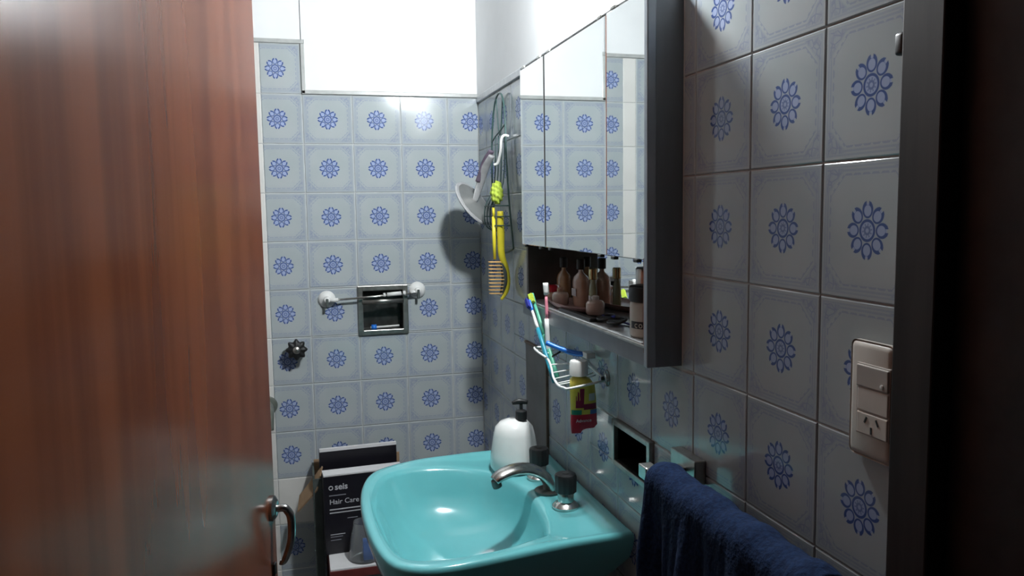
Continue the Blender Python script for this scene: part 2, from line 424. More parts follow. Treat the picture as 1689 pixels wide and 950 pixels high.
# door frame on the right (dark) and left jamb
bm = NB(); box(bm, (-0.013, FRONT - 0.052, -OZ), (0.05, FRONT, 0.25), 0.002)
tr = struct(obj('trim_3', bm, M['dark_wood']))
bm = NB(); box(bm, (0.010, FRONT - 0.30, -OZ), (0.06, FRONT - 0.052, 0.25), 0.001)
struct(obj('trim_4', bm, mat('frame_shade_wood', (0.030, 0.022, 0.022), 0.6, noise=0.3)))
struct(obj('trim_5', box(NB(), (-0.86, FRONT - 0.16, -OZ), (-0.775, FRONT, 0.25), 0.002), M['dark_wood']))
# open door
hx, hy, fx, fy = -0.772, -2.02, -0.628, -1.31
dv = Vector((fx - hx, fy - hy, 0)); L_ = dv.length; dv.normalize(); nv = Vector((dv.y, -dv.x, 0))   # nv: face seen by the camera
D = Matrix(((dv.x, nv.x, 0, hx), (dv.y, nv.y, 0, hy), (0, 0, 1, 0), (0, 0, 0, 1)))
bm = box(NB(), (0, -0.036, -OZ + 0.01), (L_, 0.0, 0.20), 0.0025, mtx=D)
door = struct(obj('door_1', bm, M['wood']))
hm = mat('aged_handle_metal', (0.50, 0.49, 0.48), 0.25, 1.0, noise=0.4, scale=60)
zt = -0.885
hand = obj('door_handle', tube(NB(), [D @ p for p in smooth_path([(L_ - .020, 0.0, zt), (L_ - .019, 0.016, zt + .002), (L_ - .017, 0.022, zt - .003), (L_ - .016, 0.027, zt - .016), (L_ - .016, 0.026, zt - .048), (L_ - .017, 0.018, zt - .074), (L_ - .018, 0.013, zt - .083), (L_ - .018, 0.008, zt - .083)], 5)], lerp_r(range(36), [.0055, .006, .0065, .006, .005, .0045]), 10), hm, door, True)
bm = NB(); lathe(bm, [(.001, 0), (.019, 0), (.019, .004), (.013, .008), (.010, .009)], D @ Vector((L_ - .022, 0.0, zt + .003)), nv, 20)
obj('handle_rose', bm, hm, hand, True, 35)
bm = box(NB(), (L_ - .030, 0.0, zt - .10), (L_ - .018, .003, zt - .082), 0.001, mtx=D); obj('keyhole_plate', bm, M['black'], hand)

# ------------------------------------------------------------------ lamp above the cabinet (outside the frame)
lx, ly, lz = LAMP
t = thing('wall_lamp', (0, ly, lz), 'bare globe bulb wall lamp mounted above the mirror cabinet', 'lamp')
bm = lathe(NB(), [(.001, 0), (.045, 0), (.045, .008), (.03, .016), (.012, .018)], (-0.004, ly, lz + .05), (-1, 0, 0), 24); obj('wall_plate', bm, M['white'], t, True, 40)
bm = tube(NB(), smooth_path([(-0.018, ly, lz + .05), (-0.05, ly, lz + .085), (-0.075, ly, lz + .09), (lx, ly, lz + .08)], 6), 0.007, 10); obj('arm', bm, M['white'], t, True)
bm = lathe(NB(), [(.006, .085), (.016, .08), (.020, .045), (.016, .040)], (lx, ly, lz), (0, 0, 1), 16); obj('socket', bm, M['white'], t, True, 40)
bm = NB(); bmesh.ops.create_icosphere(bm, subdivisions=3, radius=0.043, matrix=Matrix.Translation(LAMP)); obj('bulb', bm, M['bulb'], t, True)

# ------------------------------------------------------------------ mirror cabinet
XF = -0.055                              # face of the mirror doors
YA, YB = -1.416, -0.700                  # near and far end
cab = thing('mirror_cabinet', (0.0, -1.06, -0.695), 'three door mirrored wall cabinet with open shelf niche and grey frame', 'cabinet')
bm = NB(); box(bm, (XF + .008, YA + .004, -0.516), (0.128, YB - .004, -0.106)); obj('carcass', bm, M['cab_inside'], cab)
bm = NB(); box(bm, (-0.045, YB - .014, -0.690), (0.128, YB, -0.106), 0.001); obj('side_panel', bm, M['cab_inside'], cab)
bm = NB(); box(bm, (-0.043, YA, -0.690), (0.128, YA + .010, -0.105), 0.001)
obj('side_panel', bm, M['cab_frame'], cab)['label'] = 'grey near end panel of the cabinet'
bm = NB(); box(bm, (-0.0575, YA - .0015, -0.690), (-0.0420, YA + .012, -0.104), 0.002); po = obj('front_post', bm, M['cab_light'], cab); po['label'] = 'pale grey metal corner post'
bm = NB(); box(bm, (-0.056, YA + .012, -0.668), (-0.050, YA + .016, -0.518)); obj('edge_strip', bm, M['cab_edge'], po)
bm = NB(); box(bm, (0.045, YA + .01, -0.655), (0.050, YB - .014, -0.517)); obj('back_mirror', bm, M['mirror'], cab)
bm = NB(); box(bm, (-0.050, YA + .036, -0.663), (0.048, YB - .014, -0.655), 0.001)
obj('shelf', bm, mat('grey_glossy_shelf', (0.40, 0.41, 0.42), 0.15, noise=0.2, scale=10), cab)
bm = NB(); box(bm, (XF, YA + .012, -0.690), (-0.043, YB - .001, -0.660), 0.0015); ra = obj('front_rail', bm, M['cab_frame'], cab)
bm = NB(); box(bm, (XF - .0015, YA + .013, -0.6605), (XF + .004, YB - .004, -0.6565), 0.001); obj('shelf_lip', bm, M['steel'], ra)
for k, (y0, y1, ang) in enumerate(((-0.8845, -0.699, -0.15), (-1.2440, -0.8910, 0.0), (-1.403, -1.2515, 0.95))):
    cx, cy = XF + .004, (y1 if k < 2 else y0)
    mx_ = Matrix.Translation((cx, cy, 0)) @ Matrix.Rotation(math.radians(ang), 4, 'Z') @ Matrix.Translation((-cx, -cy, 0))
    bm = box(NB(), (XF, y0, -0.521), (XF + .005, y1, -0.109), 0.0012, 1, mtx=mx_); dr = obj('mirror_door', bm, M['mirror'], cab)
    for yy in ((y0 + .03, y1 - .03)):
        bm = box(NB(), (XF - .002, yy - .010, -0.1095), (XF + .006, yy + .010, -0.104), 0.001, mtx=mx_); obj('clip', bm, M['steel'], dr)
        bm = box(NB(), (XF - .003, yy - .007, -0.526), (XF + .006, yy + .007, -0.5205), 0.001, mtx=mx_); obj('clip', bm, M['dark_steel'], dr)
bm = NB(); box(bm, (XF + .001, YA + .004, -0.1085), (XF + .012, YB, -0.1045), 0.0008); obj('top_strip', bm, M['dark_steel'], cab)

# ------------------------------------------------------------------ things on the cabinet shelf
SZ = -0.655
t = thing('tray', (-0.004, -0.90, SZ), 'oval rose brown tray on cabinet shelf, holding small glass pots', 'tray')
bm = lathe(NB(), [(.001, .0), (.030, .0), (.038, .008), (.040, .014), (.038, .014), (.035, .008), (.028, .004), (.001, .004)], (-0.004, -0.925, SZ), seg=32, sy=3.4); obj('dish', bm, M['rose'], t, True, 50)
TZ = SZ + .004
def perfume(y, x, label, g, capm, h, wd):
    t = thing('perfume_bottle', (x, y, TZ), label, 'bottle')
    bm = NB(); lathe(bm, [(wd * .9, 0), (wd, .004), (wd, h * .72), (wd * .86, h * .86), (.009, h), (.008, h + .006)], (x, y, TZ), seg=20, sx=.55); obj('bottle_body', bm, g, t, True, 50)
    bm = NB(); lathe(bm, [(.008, h + .006), (.009, h + .007), (.009, h + .028), (.007, h + .030)], (x, y, TZ), seg=14); obj('cap', bm, capm, t, True, 40)
    bm = box(NB(), (x - wd * .56, y - wd * .45, TZ + h * .30), (x - wd * .54, y + wd * .45, TZ + h * .52)); obj('label_patch', bm, M['card_white'], t)
    return t
perfume(-0.800, 0.016, 'amber perfume bottle at the far end of the cabinet shelf, beside red capped jar', M['glass_amber'], M['black'], .072, .028)
perfume(-0.905, 0.020, 'amber brown perfume bottle in the middle of the tray on cabinet shelf', M['glass_peach'], M['black'], .074, .030)
perfume(-0.985, 0.018, 'slim green tinted bottle with pale gold cap on cabinet shelf', mat('olive_glass', (0.34, 0.34, 0.20), .15, noise=.1), M['gold'], .058, .014)
t = thing('jar', (-0.006, -0.785, TZ), 'small dark red lidded jar at the far end of cabinet shelf', 'jar')
bm = lathe(NB(), [(.015, 0), (.017, .004), (.017, .018), (.014, .021)], (-0.006, -0.785, TZ), seg=18); obj('jar_body', bm, M['glass_peach'], t, True, 45)
bm = lathe(NB(), [(.017, .021), (.0175, .022), (.0175, .034), (.015, .036)], (-0.006, -0.785, TZ), seg=18); obj('lid', bm, M['red'], t, True, 45)
for k, (x, y, lab, lm) in enumerate(((-0.014, -0.865, 'stubby clear glass pot on the tray in front of amber bottle', 'glass_peach'), (-0.004, -1.055, 'stubby clear glass pot with white stopper at near end of tray', 'white'))):
    t = thing('glass_pot', (x, y, TZ), lab, 'pot')
    bm = lathe(NB(), [(.017, 0), (.019, .004), (.019, .022), (.016, .027), (.010, .029)], (x, y, TZ), seg=20); obj('pot_body', bm, mat('rosy_glass', (0.62, 0.48, 0.42), .1, noise=.1, coat=.6), t, True, 45)
    bm = lathe(NB(), [(.007, .029), (.008, .030), (.008, .036), (.005, .038)], (x, y, TZ), seg=12); obj('stopper', bm, M[lm], t, True, 45)
# dark comb and razor lying flat
t = thing('comb', (-0.022, -1.02, SZ), 'black comb lying flat along the front of cabinet shelf', 'comb')
bm = box(NB(), (-0.046, -1.135, SZ), (-0.030, -0.945, SZ + .007), 0.002); obj('spine', bm, M['black'], t)
bm = NB()
for k in range(44): box(bm, (-0.031, -1.130 + k * .0044, SZ + .001), (-0.014, -1.1275 + k * .0044, SZ + .003))
o = obj('teeth', bm, M['black'], t); o['kind'] = 'stuff'
t = thing('hair_clip', (-0.012, -1.17, SZ), 'dark navy folded eyeglasses lying on cabinet shelf beside the large jar', 'eyeglasses'); t.name = 'eyeglasses'
for s in (0, 1):
    pts = [(-0.016 + .018 * math.cos(a) * .9, -1.145 - .052 * s + .022 * math.sin(a), SZ + .010 + .004 * math.cos(a)) for a in [2 * math.pi * k / 20 for k in range(20)]]
    obj('rim', tube(NB(), pts, .0025, 8, True), M['black'], t, True)
    bm = lathe(NB(), [(.001, 0), (.9, 0), (.9, .04), (.001, .04)], (0, 0, 0), seg=20); bmesh.ops.scale(bm, vec=(.017, .022, .03), verts=bm.verts); bmesh.ops.translate(bm, vec=(-0.016, -1.145 - .052 * s, SZ + .0095), verts=bm.verts); obj('lens', bm, M['black'], t)
obj('bridge', tube(NB(), [(-0.014, -1.166, SZ + .013), (-0.010, -1.171, SZ + .015), (-0.014, -1.177, SZ + .013)], .002, 8), M['navy'], t, True)
for s, yy in ((0, -1.124), (1, -1.218)):
    obj('temple', tube(NB(), smooth_path([(-0.016, yy, SZ + .010), (-0.004, yy - .02 + .04 * s, SZ + .006), (0.006, -1.19 + .05 * s, SZ + .003), (0.006, -1.24 + .12 * s, SZ + .002)], 5), .002, 6), M['navy'], t, True)
# jar with black lid
jx, jy = -0.006, -1.325
t = thing('jar', (jx, jy, SZ), 'wide cream jar with black lid and maroon label beside the cabinet post', 'jar')
bm = lathe(NB(), [(.034, 0), (.037, .003), (.037, .056), (.035, .060)], (jx, jy, SZ), seg=32); jb = obj('jar_body', bm, M['jar_cream'], t, True, 40)
bm = lathe(NB(), [(.0372, .060), (.0385, .061), (.0385, .084), (.036, .086), (.001, .086)], (jx, jy, SZ), seg=32, lobes=16, depth=.004); obj('lid', bm, M['black'], t, True, 40)
def arc_patch(bm, cx, cy, r, a0, a1, z0, z1, n=14):
    A = [bm.verts.new((cx + r * math.cos(a0 + (a1 - a0) * k / n), cy + r * math.sin(a0 + (a1 - a0) * k / n), z0)) for k in range(n + 1)]
    B = [bm.verts.new((v.co.x, v.co.y, z1)) for v in A]
    for k in range(n): bm.faces.new((A[k], A[k + 1], B[k + 1], B[k]))
    return bm
A0, A1 = math.radians(180), math.radians(295)
obj('label_patch', arc_patch(NB(), jx, jy, .0374, math.radians(222), A1, SZ + .028, SZ + .055), M['jar_label'], jb)
obj('label_band', arc_patch(NB(), jx, jy, .0374, A0, A1, SZ + .016, SZ + .028), M['card_black'], jb)
# curved lettering on the band
for k, ch in enumerate('COOL'):
    a = math.radians(196 + 13.5 * k); p = Vector((jx + .0378 * math.cos(a), jy + .0378 * math.sin(a), SZ + .0178))
    nrm = Vector((math.cos(a), math.sin(a), 0)); tx = Vector((0, 0, 1)).cross(nrm)
    mm = Matrix(((tx.x, 0, nrm.x, p.x), (tx.y, 0, nrm.y, p.y), (0, 1, 0, p.z), (0, 0, 0, 1)))
    text('lettering', ch, .0098, M['jar_cream'], jb, mm, bold=.0003)
t = thing('spray_can', (0.020, -1.245, SZ), 'slim canister with silver cap behind the black lidded jar', 'canister')
bm = lathe(NB(), [(.017, 0), (.019, .003), (.019, .066), (.017, .070)], (0.020, -1.245, SZ), seg=24); obj('can_body', bm, M['cream_dark'], t, True, 40)
bm = lathe(NB(), [(.018, .070), (.0185, .071), (.0185, .108), (.016, .111)], (0.020, -1.245, SZ), seg=24); obj('cap', bm, M['silver'], t, True, 40)

# ------------------------------------------------------------------ back wall fittings
t = thing('soap_niche', (-0.325, 0.0, -0.75), 'square metal recessed soap niche with grab rail on back wall tiles', 'soap dish')
x0, x1, z0, z1 = NF
bm = NB()
for a, b in (((x0, z0), (x0 + .017, z1)), ((x1 - .017, z0), (x1, z1)), ((x0 + .015, z0), (x1 - .015, z0 + .017)), ((x0 + .015, z1 - .017), (x1 - .015, z1))):
    box(bm, (a[0], -0.007, a[1]), (b[0], 0.004, b[1]), 0.0022)
obj('frame', bm, M['steel'], t)
bm = NB(); X0, X1, Z0, Z1 = x0 + .014, x1 - .014, z0 + .014, z1 - .014
box(bm, (X0, 0.060, Z0), (X1, 0.063, Z1)); box(bm, (X0, 0.0, Z0), (X0 + .003, .062, Z1)); box(bm, (X1 - .003, 0.0, Z0), (X1, .062, Z1)); box(bm, (X0, 0.0, Z0), (X1, .062, Z0 + .003)); box(bm, (X0, 0.0, Z1 - .003), (X1, .062, Z1))
obj('basin', bm, M['dark_steel'], t)
bm = tube(NB(), [(X0, -0.006, -0.722), (X1, -0.006, -0.722)], .0055, 12, flat=1.5); obj('grab_rail', bm, M['steel'], t, True)
t = thing('razor', (-0.32, 0.03, Z0 + .003), 'blue capped slim razor lying in the wall soap niche', 'razor')
bm = tube(NB(), [(-0.365, 0.022, Z0 + .007), (-0.300, 0.022, Z0 + .009), (-0.272, 0.022, Z0 + .010)], [.004, .003, .003], 8); obj('grip', bm, M['white'], t, True)
bm = tube(NB(), [(-0.362, 0.022, Z0 + .008), (-0.346, 0.022, Z0 + .008)], .009, 10); obj('head', bm, M['blue'], t, True)
# suction rail
t = thing('suction_rail', (-0.36, 0.0, -0.705), 'thin white towel rail on two suction cups across the wall niche', 'towel rail')
ca, cb = Vector((-0.500, -0.0, -0.708)), Vector((-0.214, -0.0, -0.690))
for c_ in (ca, cb):
    bm = lathe(NB(), [(.001, 0), (.027, 0.001), (.0265, .005), (.020, .011), (.011, .017), (.010, .028), (.007, .031)], c_, (0, -1, 0), 28); cu_ = obj('suction_cup', bm, M['white'], t, True, 50)
    bm = box(NB(), (c_.x - .004, -.034, c_.z - .024), (c_.x + .004, -.026, c_.z + .004), .002); obj('lever', bm, M['card_grey'], cu_)
obj('rod', tube(NB(), [ca + Vector((.008, -.024, -.002)), cb + Vector((-.008, -.024, -.008))], .0035, 10), M['chrome'], t, True)
d_ = (cb - ca).normalized()
for a, b, r in ((.008, .034, .006), (.175, .182, .0065), (.187, .232, .0065), (.238, .246, .007), (.262, .285, .005)):
    p = ca + Vector((0, -.024, -.003)); obj('sleeve', tube(NB(), [p + d_ * a, p + d_ * b], r, 12), M['white'], t, True)
# shower valves
def valve(x, z, lab):
    t = thing('shower_valve', (x, 0, z), lab, 'valve knob')
    bm = lathe(NB(), [(.012, 0), (.020, .001), (.017, .006), (.008, .008), (.008, .034)], (x, 0, z), (0, -1, 0), 20); obj('stem', bm, M['steel'], t, True, 40)
    bm = lathe(NB(), [(.020, .030), (.028, .033), (.030, .040), (.028, .048), (.022, .052), (.001, .052)], (x, 0, z), (0, -1, 0), 64, lobes=8, depth=.13); obj('knob', bm, M['black'], t, True, 50)
    bm = lathe(NB(), [(.011, .052), (.011, .055), (.007, .058), (.001, .059)], (x, 0, z), (0, -1, 0), 16); obj('cap', bm, M['silver'], t, True, 50)
valve(-0.598, -0.857, 'black scalloped shower valve knob with silver cap on back wall tiles')
valve(-0.722, -0.852, 'black shower valve knob almost hidden behind the edge of the wooden door')
t = thing('shower_spout', (-0.700, 0, -1.03), 'grey green bath spout half hidden behind the wooden door edge', 'spout')
bm = lathe(NB(), [(.001, 0), (.030, .001), (.028, .008), (.014, .012)], (-0.692, 0, -1.035), (0, -1, 0), 24); obj('flange', bm, M['spout_grey'], t, True, 40)
bm = tube(NB(), smooth_path([(-0.692, -.010, -1.035), (-0.690, -.05, -1.033), (-0.688, -.085, -1.045), (-0.687, -.095, -1.090)], 5), lerp_r(range(16), [.016, .018, .017, .014]), 14); obj('spout', bm, M['spout_grey'], t, True)

# ------------------------------------------------------------------ hanging wire organiser on the right wall
t = thing('wire_organiser', (-0.012, -0.34, -0.56), 'tall dark green wire hanging organiser on the far tiles, holding brushes', 'organiser')
X = -0.014
loop = smooth_path([(X, -.331, -.108), (X, -.285, -.128), (X, -.250, -.190), (X, -.236, -.280), (X, -.236, -.40), (X, -.262, -.500), (X, -.350, -.555), (X, -.455, -.545), (X, -.463, -.530), (X, -.440, -.46), (X, -.420, -.380), (X, -.402, -.270), (X, -.396, -.180), (X, -.372, -.125)], 5, True)
obj('outer_wire', tube(NB(), loop, .0026, 8, True), M['wire_green'], t, True)
bm = NB(); tube(bm, smooth_path([(X, -.300, -.118), (X, -.320, -.200), (X, -.335, -.225), (X, -.352, -.200), (X, -.372, -.125)], 5), .0018, 6)
tube(bm, smooth_path([(X, -.244, -.235), (X, -.29, -.222), (X, -.345, -.212), (X, -.398, -.200)], 4), .0022, 6)
obj('cross_wires', bm, M['wire_green'], t, True)
bm = NB()
for k in range(4):
    y = -.285 - .035 * k; tube(bm, smooth_path([(X, y, -.225), (X - .006, y, -.36), (X - .034, y, -.425), (X - .034, y, -.480), (X - .004, y, -.500)], 4), .0017, 6)
for z, xx in ((-.425, -.034), (-.455, -.034), (-.480, -.034)):
    tube(bm, [(X, -.245, z), (X + xx, -.275, z), (X + xx, -.400, z), (X, -.432, z)], .0019, 6)
o = obj('pocket_wires', bm, M['wire_green'], t, True)
t = thing('hook', (-0.02, -0.40, -0.27), 'white plastic hook on the wire organiser beside the hand mirror handle', 'hook')
obj('hook_body', tube(NB(), smooth_path([(-0.006, -.402, -.234), (-0.018, -.402, -.232), (-0.026, -.40, -.242), (-0.029, -.40, -.275), (-0.036, -.395, -.306), (-0.046, -.39, -.312)], 5), .0040, 8), M['white'], t, True)
# hand mirror
t = thing('hand_mirror', (-0.075, -0.30, -0.40), 'round grey hand mirror hanging by its strap from the wire organiser', 'mirror')
cM = Vector((-0.064, -0.205, -0.417)); nM = Vector((0.627, -0.526, 0.574)).normalized()
bm = lathe(NB(), [(.001, -.004), (.076, -.004), (.080, 0), (.078, .004), (.001, .004)], cM, nM, 40); hmr = obj('mirror_rim', bm, M['grey_clear'], t, True, 40)
bm = lathe(NB(), [(.001, .0042), (.070, .0042), (.070, .0050), (.001, .0050)], cM, nM, 40); obj('mirror_glass', bm, mat('dull_mirror', (.62, .62, .60), .28, .7, noise=.15, scale=18), t, True, 40)
bm = tube(NB(), smooth_path([(-0.060, -.195, -.410), (-0.048, -.225, -.355), (-0.040, -.265, -.310), (-0.030, -.30, -.280)], 5), lerp_r(range(16), [.008, .012, .012, .009]), 12, flat=.5, up=(0, 1, 0)); obj('handle', bm, M['grey_clear'], t, True)
bm = tube(NB(), smooth_path([(-0.056, -.23, -.352), (-0.050, -.250, -.325), (-0.042, -.275, -.290), (-0.030, -.30, -.266)], 5), .009, 8, flat=.35, up=(0, 1, 0)); obj('strap', bm, M['plum'], t, True)
t = thing('bath_puff', (-0.045, -0.41, -0.39), 'lime green mesh bath puff tucked in the wire organiser', 'puff')
bm = NB(); bmesh.ops.create_icosphere(bm, subdivisions=4, radius=1.0)
for v in bm.verts:
    n = v.co.normalized(); k = 1 + .10 * math.sin(9 * n.x + 3 * n.z) * math.sin(8 * n.y + 2) + .08 * math.sin(14 * n.z + 5 * n.x)
    v.co = Vector((n.x * .017 * k - .043, n.y * .020 * k - .405, n.z * .031 * k - .390))
obj('puff', bm, M['lime'], t, True)
# yellow hairbrush
t = thing('hairbrush', (-0.03, -0.40, -0.58), 'yellow hairbrush with bristles hanging from the wire organiser', 'brush')
sp_ = smooth_path([(-0.033, -.40, -.440), (-0.032, -.40, -.50), (-0.031, -.40, -.560), (-0.018, -.40, -.600), (-0.013, -.40, -.635), (-0.018, -.40, -.665), (-0.034, -.40, -.688)], 6)
obj('handle', tube(NB(), sp_, lerp_r(sp_, [.0085, .0105, .010, .0075, .0065, .006, .004]), 12, flat=1.0), M['yellow'], t, True)
bm = tube(NB(), smooth_path([(-0.030, -.40, -.585), (-0.024, -.40, -.61), (-0.024, -.40, -.64), (-0.034, -.40, -.672)], 5), lerp_r(range(16), [.006, .009, .009, .005]), 12); obj('cushion', bm, M['card_grey'], t, True)
bm = NB()
for k in range(10):
    z = -.582 - k * .0098; xs = -0.026 - .008 * abs(k - 5) / 5
    for yy in (-.408, -.40, -.392): tube(bm, [(xs, yy, z), (-0.068 + .001 * (k % 2), yy - .001, z + .001)], [.0017, .0012], 6)
obj('bristles', bm, M['bristle'], t)['kind'] = 'stuff'
t = thing('comb', (-0.05, -0.385, -0.52), 'thin yellow comb handle hanging beside the yellow hairbrush', 'comb')
obj('comb_handle', tube(NB(), [(-0.050, -.392, -.455), (-0.0495, -.392, -.52), (-0.049, -.392, -.575)], [.005, .0055, .004], 10), M['yellow'], t, True)
obj('comb_spine', tube(NB(), [(-0.050, -.392, -.455), (-0.050, -.392, -.43)], .004, 8), M['yellow'], t, True)

# ------------------------------------------------------------------ basin
RZ = -1.030
outl = [(-.004, -1.250), (-.12, -1.256), (-.20, -1.268), (-.29, -1.283), (-.36, -1.291), (-.415, -1.280), (-.452, -1.240), (-.472, -1.139), (-.478, -.984), (-.465, -.841), (-.427, -.747), (-.335, -.695), (-.244, -.681), (-.15, -.675), (-.06, -.683), (-.006, -.702)]
inl = [(-.429, -.843), (-.392, -.775), (-.300, -.752), (-.20, -.775), (-.150, -.830), (-.122, -.914), (-.120, -1.005), (-.134, -1.120), (-.162, -1.186), (-.227, -1.224), (-.294, -1.240), (-.369, -1.241), (-.415, -1.225), (-.436, -1.170), (-.446, -1.053), (-.445, -.940)]
BC = Vector((-.28, -1.0))
NS = 120
def polar(pts, closed_smooth):
    P = [Vector((x, y, 0)) for x, y in pts]
    if closed_smooth: P = smooth_path(P, 8, True)
    else:
        # straight line along the wall between last and first point
        P = smooth_path(P, 8, False) + [P[-1] + (P[0] - P[-1]) * k / 30 for k in range(1, 30)]
    P = [Vector((p.x, p.y)) for p in P]; out = []
    for k in range(NS):
        a = 2 * math.pi * k / NS; d = Vector((math.cos(a), math.sin(a))); best = 0
        for i in range(len(P)):
            p, q = P[i] - BC, P[(i + 1) % len(P)] - BC; e = q - p
            den = d.x * e.y - d.y * e.x
            if abs(den) < 1e-12: continue
            tt = (p.x * e.y - p.y * e.x) / den; ss = (p.x * d.y - p.y * d.x) / den
            if tt > 0 and -1e-6 <= ss <= 1 + 1e-6: best = max(best, tt)
        out.append(best)
    return out
RO, RI = polar(outl, False), polar(inl, True)
def ring(rad, z):
    return [Vector((BC.x + rad[k] * math.cos(2 * math.pi * k / NS), BC.y + rad[k] * math.sin(2 * math.pi * k / NS), z[k] if isinstance(z, list) else z)) for k in range(NS)]
def mixr(a, b, f): return [p + (q - p) * f for p, q in zip(a, b)]
def off(a, d): return [max(p - d, 0.01) for p in a]
rings = []
low = [r * .35 for r in RO]
# outside, from below upwards
deepz = RZ - .21
rings.append(ring([min(r, .10) for r in low], deepz))
rings.append(ring(mixr(low, RO, .25), deepz + .015))
rings.append(ring(mixr(low, RO, .62), RZ - .13))
rings.append(ring(mixr(low, RO, .86), RZ - .075))
rings.append(ring(off(RO, .010), RZ - .050))
rings.append(ring(off(RO, .003), RZ - .030))
rings.append(ring(RO, RZ - .012)); rings.append(ring(off(RO, .001), RZ - .005)); rings.append(ring(off(RO, .0045), RZ - .0008)); rings.append(ring(off(RO, .009), RZ))
O2 = off(RO, .020); wide = [max(0.0, min(1.0, ((o - i) - .055) / .05)) for o, i in zip(RO, RI)]
DK = [-.012 * w_ for w_ in wide]
I0 = [i + .008 for i in RI]
rings.append(ring(mixr(O2, I0, 0.0), RZ))
for f, g in ((.12, .45), (.22, .9), (.35, 1.0), (.7, 1.0), (.92, 1.0)): rings.append(ring(mixr(O2, I0, f), [RZ - .004 * f + dk * g for dk in DK]))
rings.append(ring(I0, [RZ - .005 + dk for dk in DK])); rings.append(ring(off(RI, -.002), [RZ - .008 + dk for dk in DK])); rings.append(ring(off(RI, .002), [RZ - .014 + dk for dk in DK]))
for f, dz in ((.06, .035), (.12, .060), (.20, .085), (.32, .107), (.48, .122), (.66, .131), (.84, .136), (.92, .139)): rings.append(ring([r * (1 - f * ((1.2 - .85 * (.5 + .5 * math.cos(2 * math.pi * k / NS))) * (1 - f) + f)) for k, r in enumerate(RI)], RZ - dz))
# interior flows down to the drain
sink = thing('wash_basin', (-.2, -1.0, -OZ), 'turquoise ceramic pedestal basin fixed to the tiled right wall', 'sink')
bm = rings_mesh(NB(), rings); obj('basin', bm, M['ceramic'], sink, True, 60)
bm = lathe(NB(), [(.10, -OZ), (.115, -OZ + .01), (.09, -OZ + .12), (.075, -1.5), (.095, deepz + .03)], (-.2, -1.0, 0), seg=32, sx=1.0); obj('pedestal', bm, M['ceramic'], sink, True, 60)
bm = lathe(NB(), [(.012, -.004), (.022, 0), (.022, .002), (.012, .001), (.001, -.001)], (BC.x, BC.y, RZ - .137), seg=24); obj('drain', bm, M['chrome'], sink, True, 50)
DZ = RZ - .0145
# taps
def tap(y, x, label):
    t = thing('tap', (x, y, DZ), label, 'tap', 'basin taps' if False else None)
    bm = lathe(NB(), [(.020, -.002), (.027, .0), (.028, .005), (.022, .011), (.0165, .014), (.0165, .034), (.014, .038)], (x, y, DZ), seg=32); obj('base', bm, M['chrome'], t, True, 40)
    bm = lathe(NB(), [(.019, .032), (.0215, .034), (.0225, .066), (.0205, .070), (.016, .0712), (.001, .0712)], (x, y, DZ), seg=64, lobes=12, depth=.022); obj('knob', bm, M['black'], t, True, 45)
    bm = lathe(NB(), [(.007, .0712), (.007, .0722), (.001, .0725)], (x, y, DZ), seg=16); obj('marker', bm, M['dark_steel'], t, True, 40)
tap(-1.060, -0.072, 'near black topped tap on chrome base at front of basin deck')
tap(-0.875, -0.072, 'far black topped tap behind the spout, beside the soap dispenser')
t = thing('spout', (-.076, -.962, DZ), 'flat arched chrome basin spout between the two black topped taps', 'spout')
bm = lathe(NB(), [(.026, -.002), (.032, .0), (.032, .004), (.022, .008)], (-.076, -.962, DZ), seg=28); obj('flange', bm, M['dark_steel'], t, True, 40)
pts = smooth_path([(-.074, -.960, DZ + .004), (-.080, -.962, DZ + .024), (-.100, -.967, DZ + .046), (-.130, -.975, DZ + .060), (-.160, -.984, DZ + .0635), (-.190, -.993, DZ + .058), (-.206, -.997, DZ + .049)], 6)
obj('spout_arm', tube(NB(), pts, lerp_r(pts, [.025, .024, .022, .0195, .018, .0165, .013]), 20, flat=.52, up=(-1, 0, 0)), M['chrome'], t, True)
obj('nozzle', lathe(NB(), [(.010, -.012), (.0105, -.006), (.009, .004)], (-.203, -.9965, DZ + .046), (-.35, -.08, 1), 16), M['dark_steel'], t, True, 40)

# soap dispenser
dx, dy, dz0 = -.108, -.795, RZ - .0142
t = thing('soap_dispenser', (dx, dy, dz0), 'domed white soap dispenser with black pump on the basin corner', 'dispenser')
bm = lathe(NB(), [(.040, 0), (.053, .002), (.057, .010), (.056, .037), (.052, .064), (.0485, .085), (.044, .102), (.033, .114), (.018, .1195), (.013, .121)], (dx, dy, dz0), seg=40, sx=1.0); obj('bottle', bm, mat('white_glazed_ceramic', (0.82, 0.82, 0.80), 0.18, noise=.03, coat=.4), t, True, 60)
bm = lathe(NB(), [(.012, .119), (.0135, .120), (.0135, .140), (.008, .143), (.004, .144), (.004, .156)], (dx + .015, dy - .01, dz0), seg=20); pu = obj('pump', bm, M['black'], t, True, 40)
bm = tube(NB(), smooth_path([(dx + .030, dy - .012, dz0 + .160), (dx + .010, dy - .009, dz0 + .163), (dx - .006, dy - .008, dz0 + .159)], 4), lerp_r(range(9), [.005, .007, .004]), 10); obj('pump_head', bm, M['black'], pu, True)

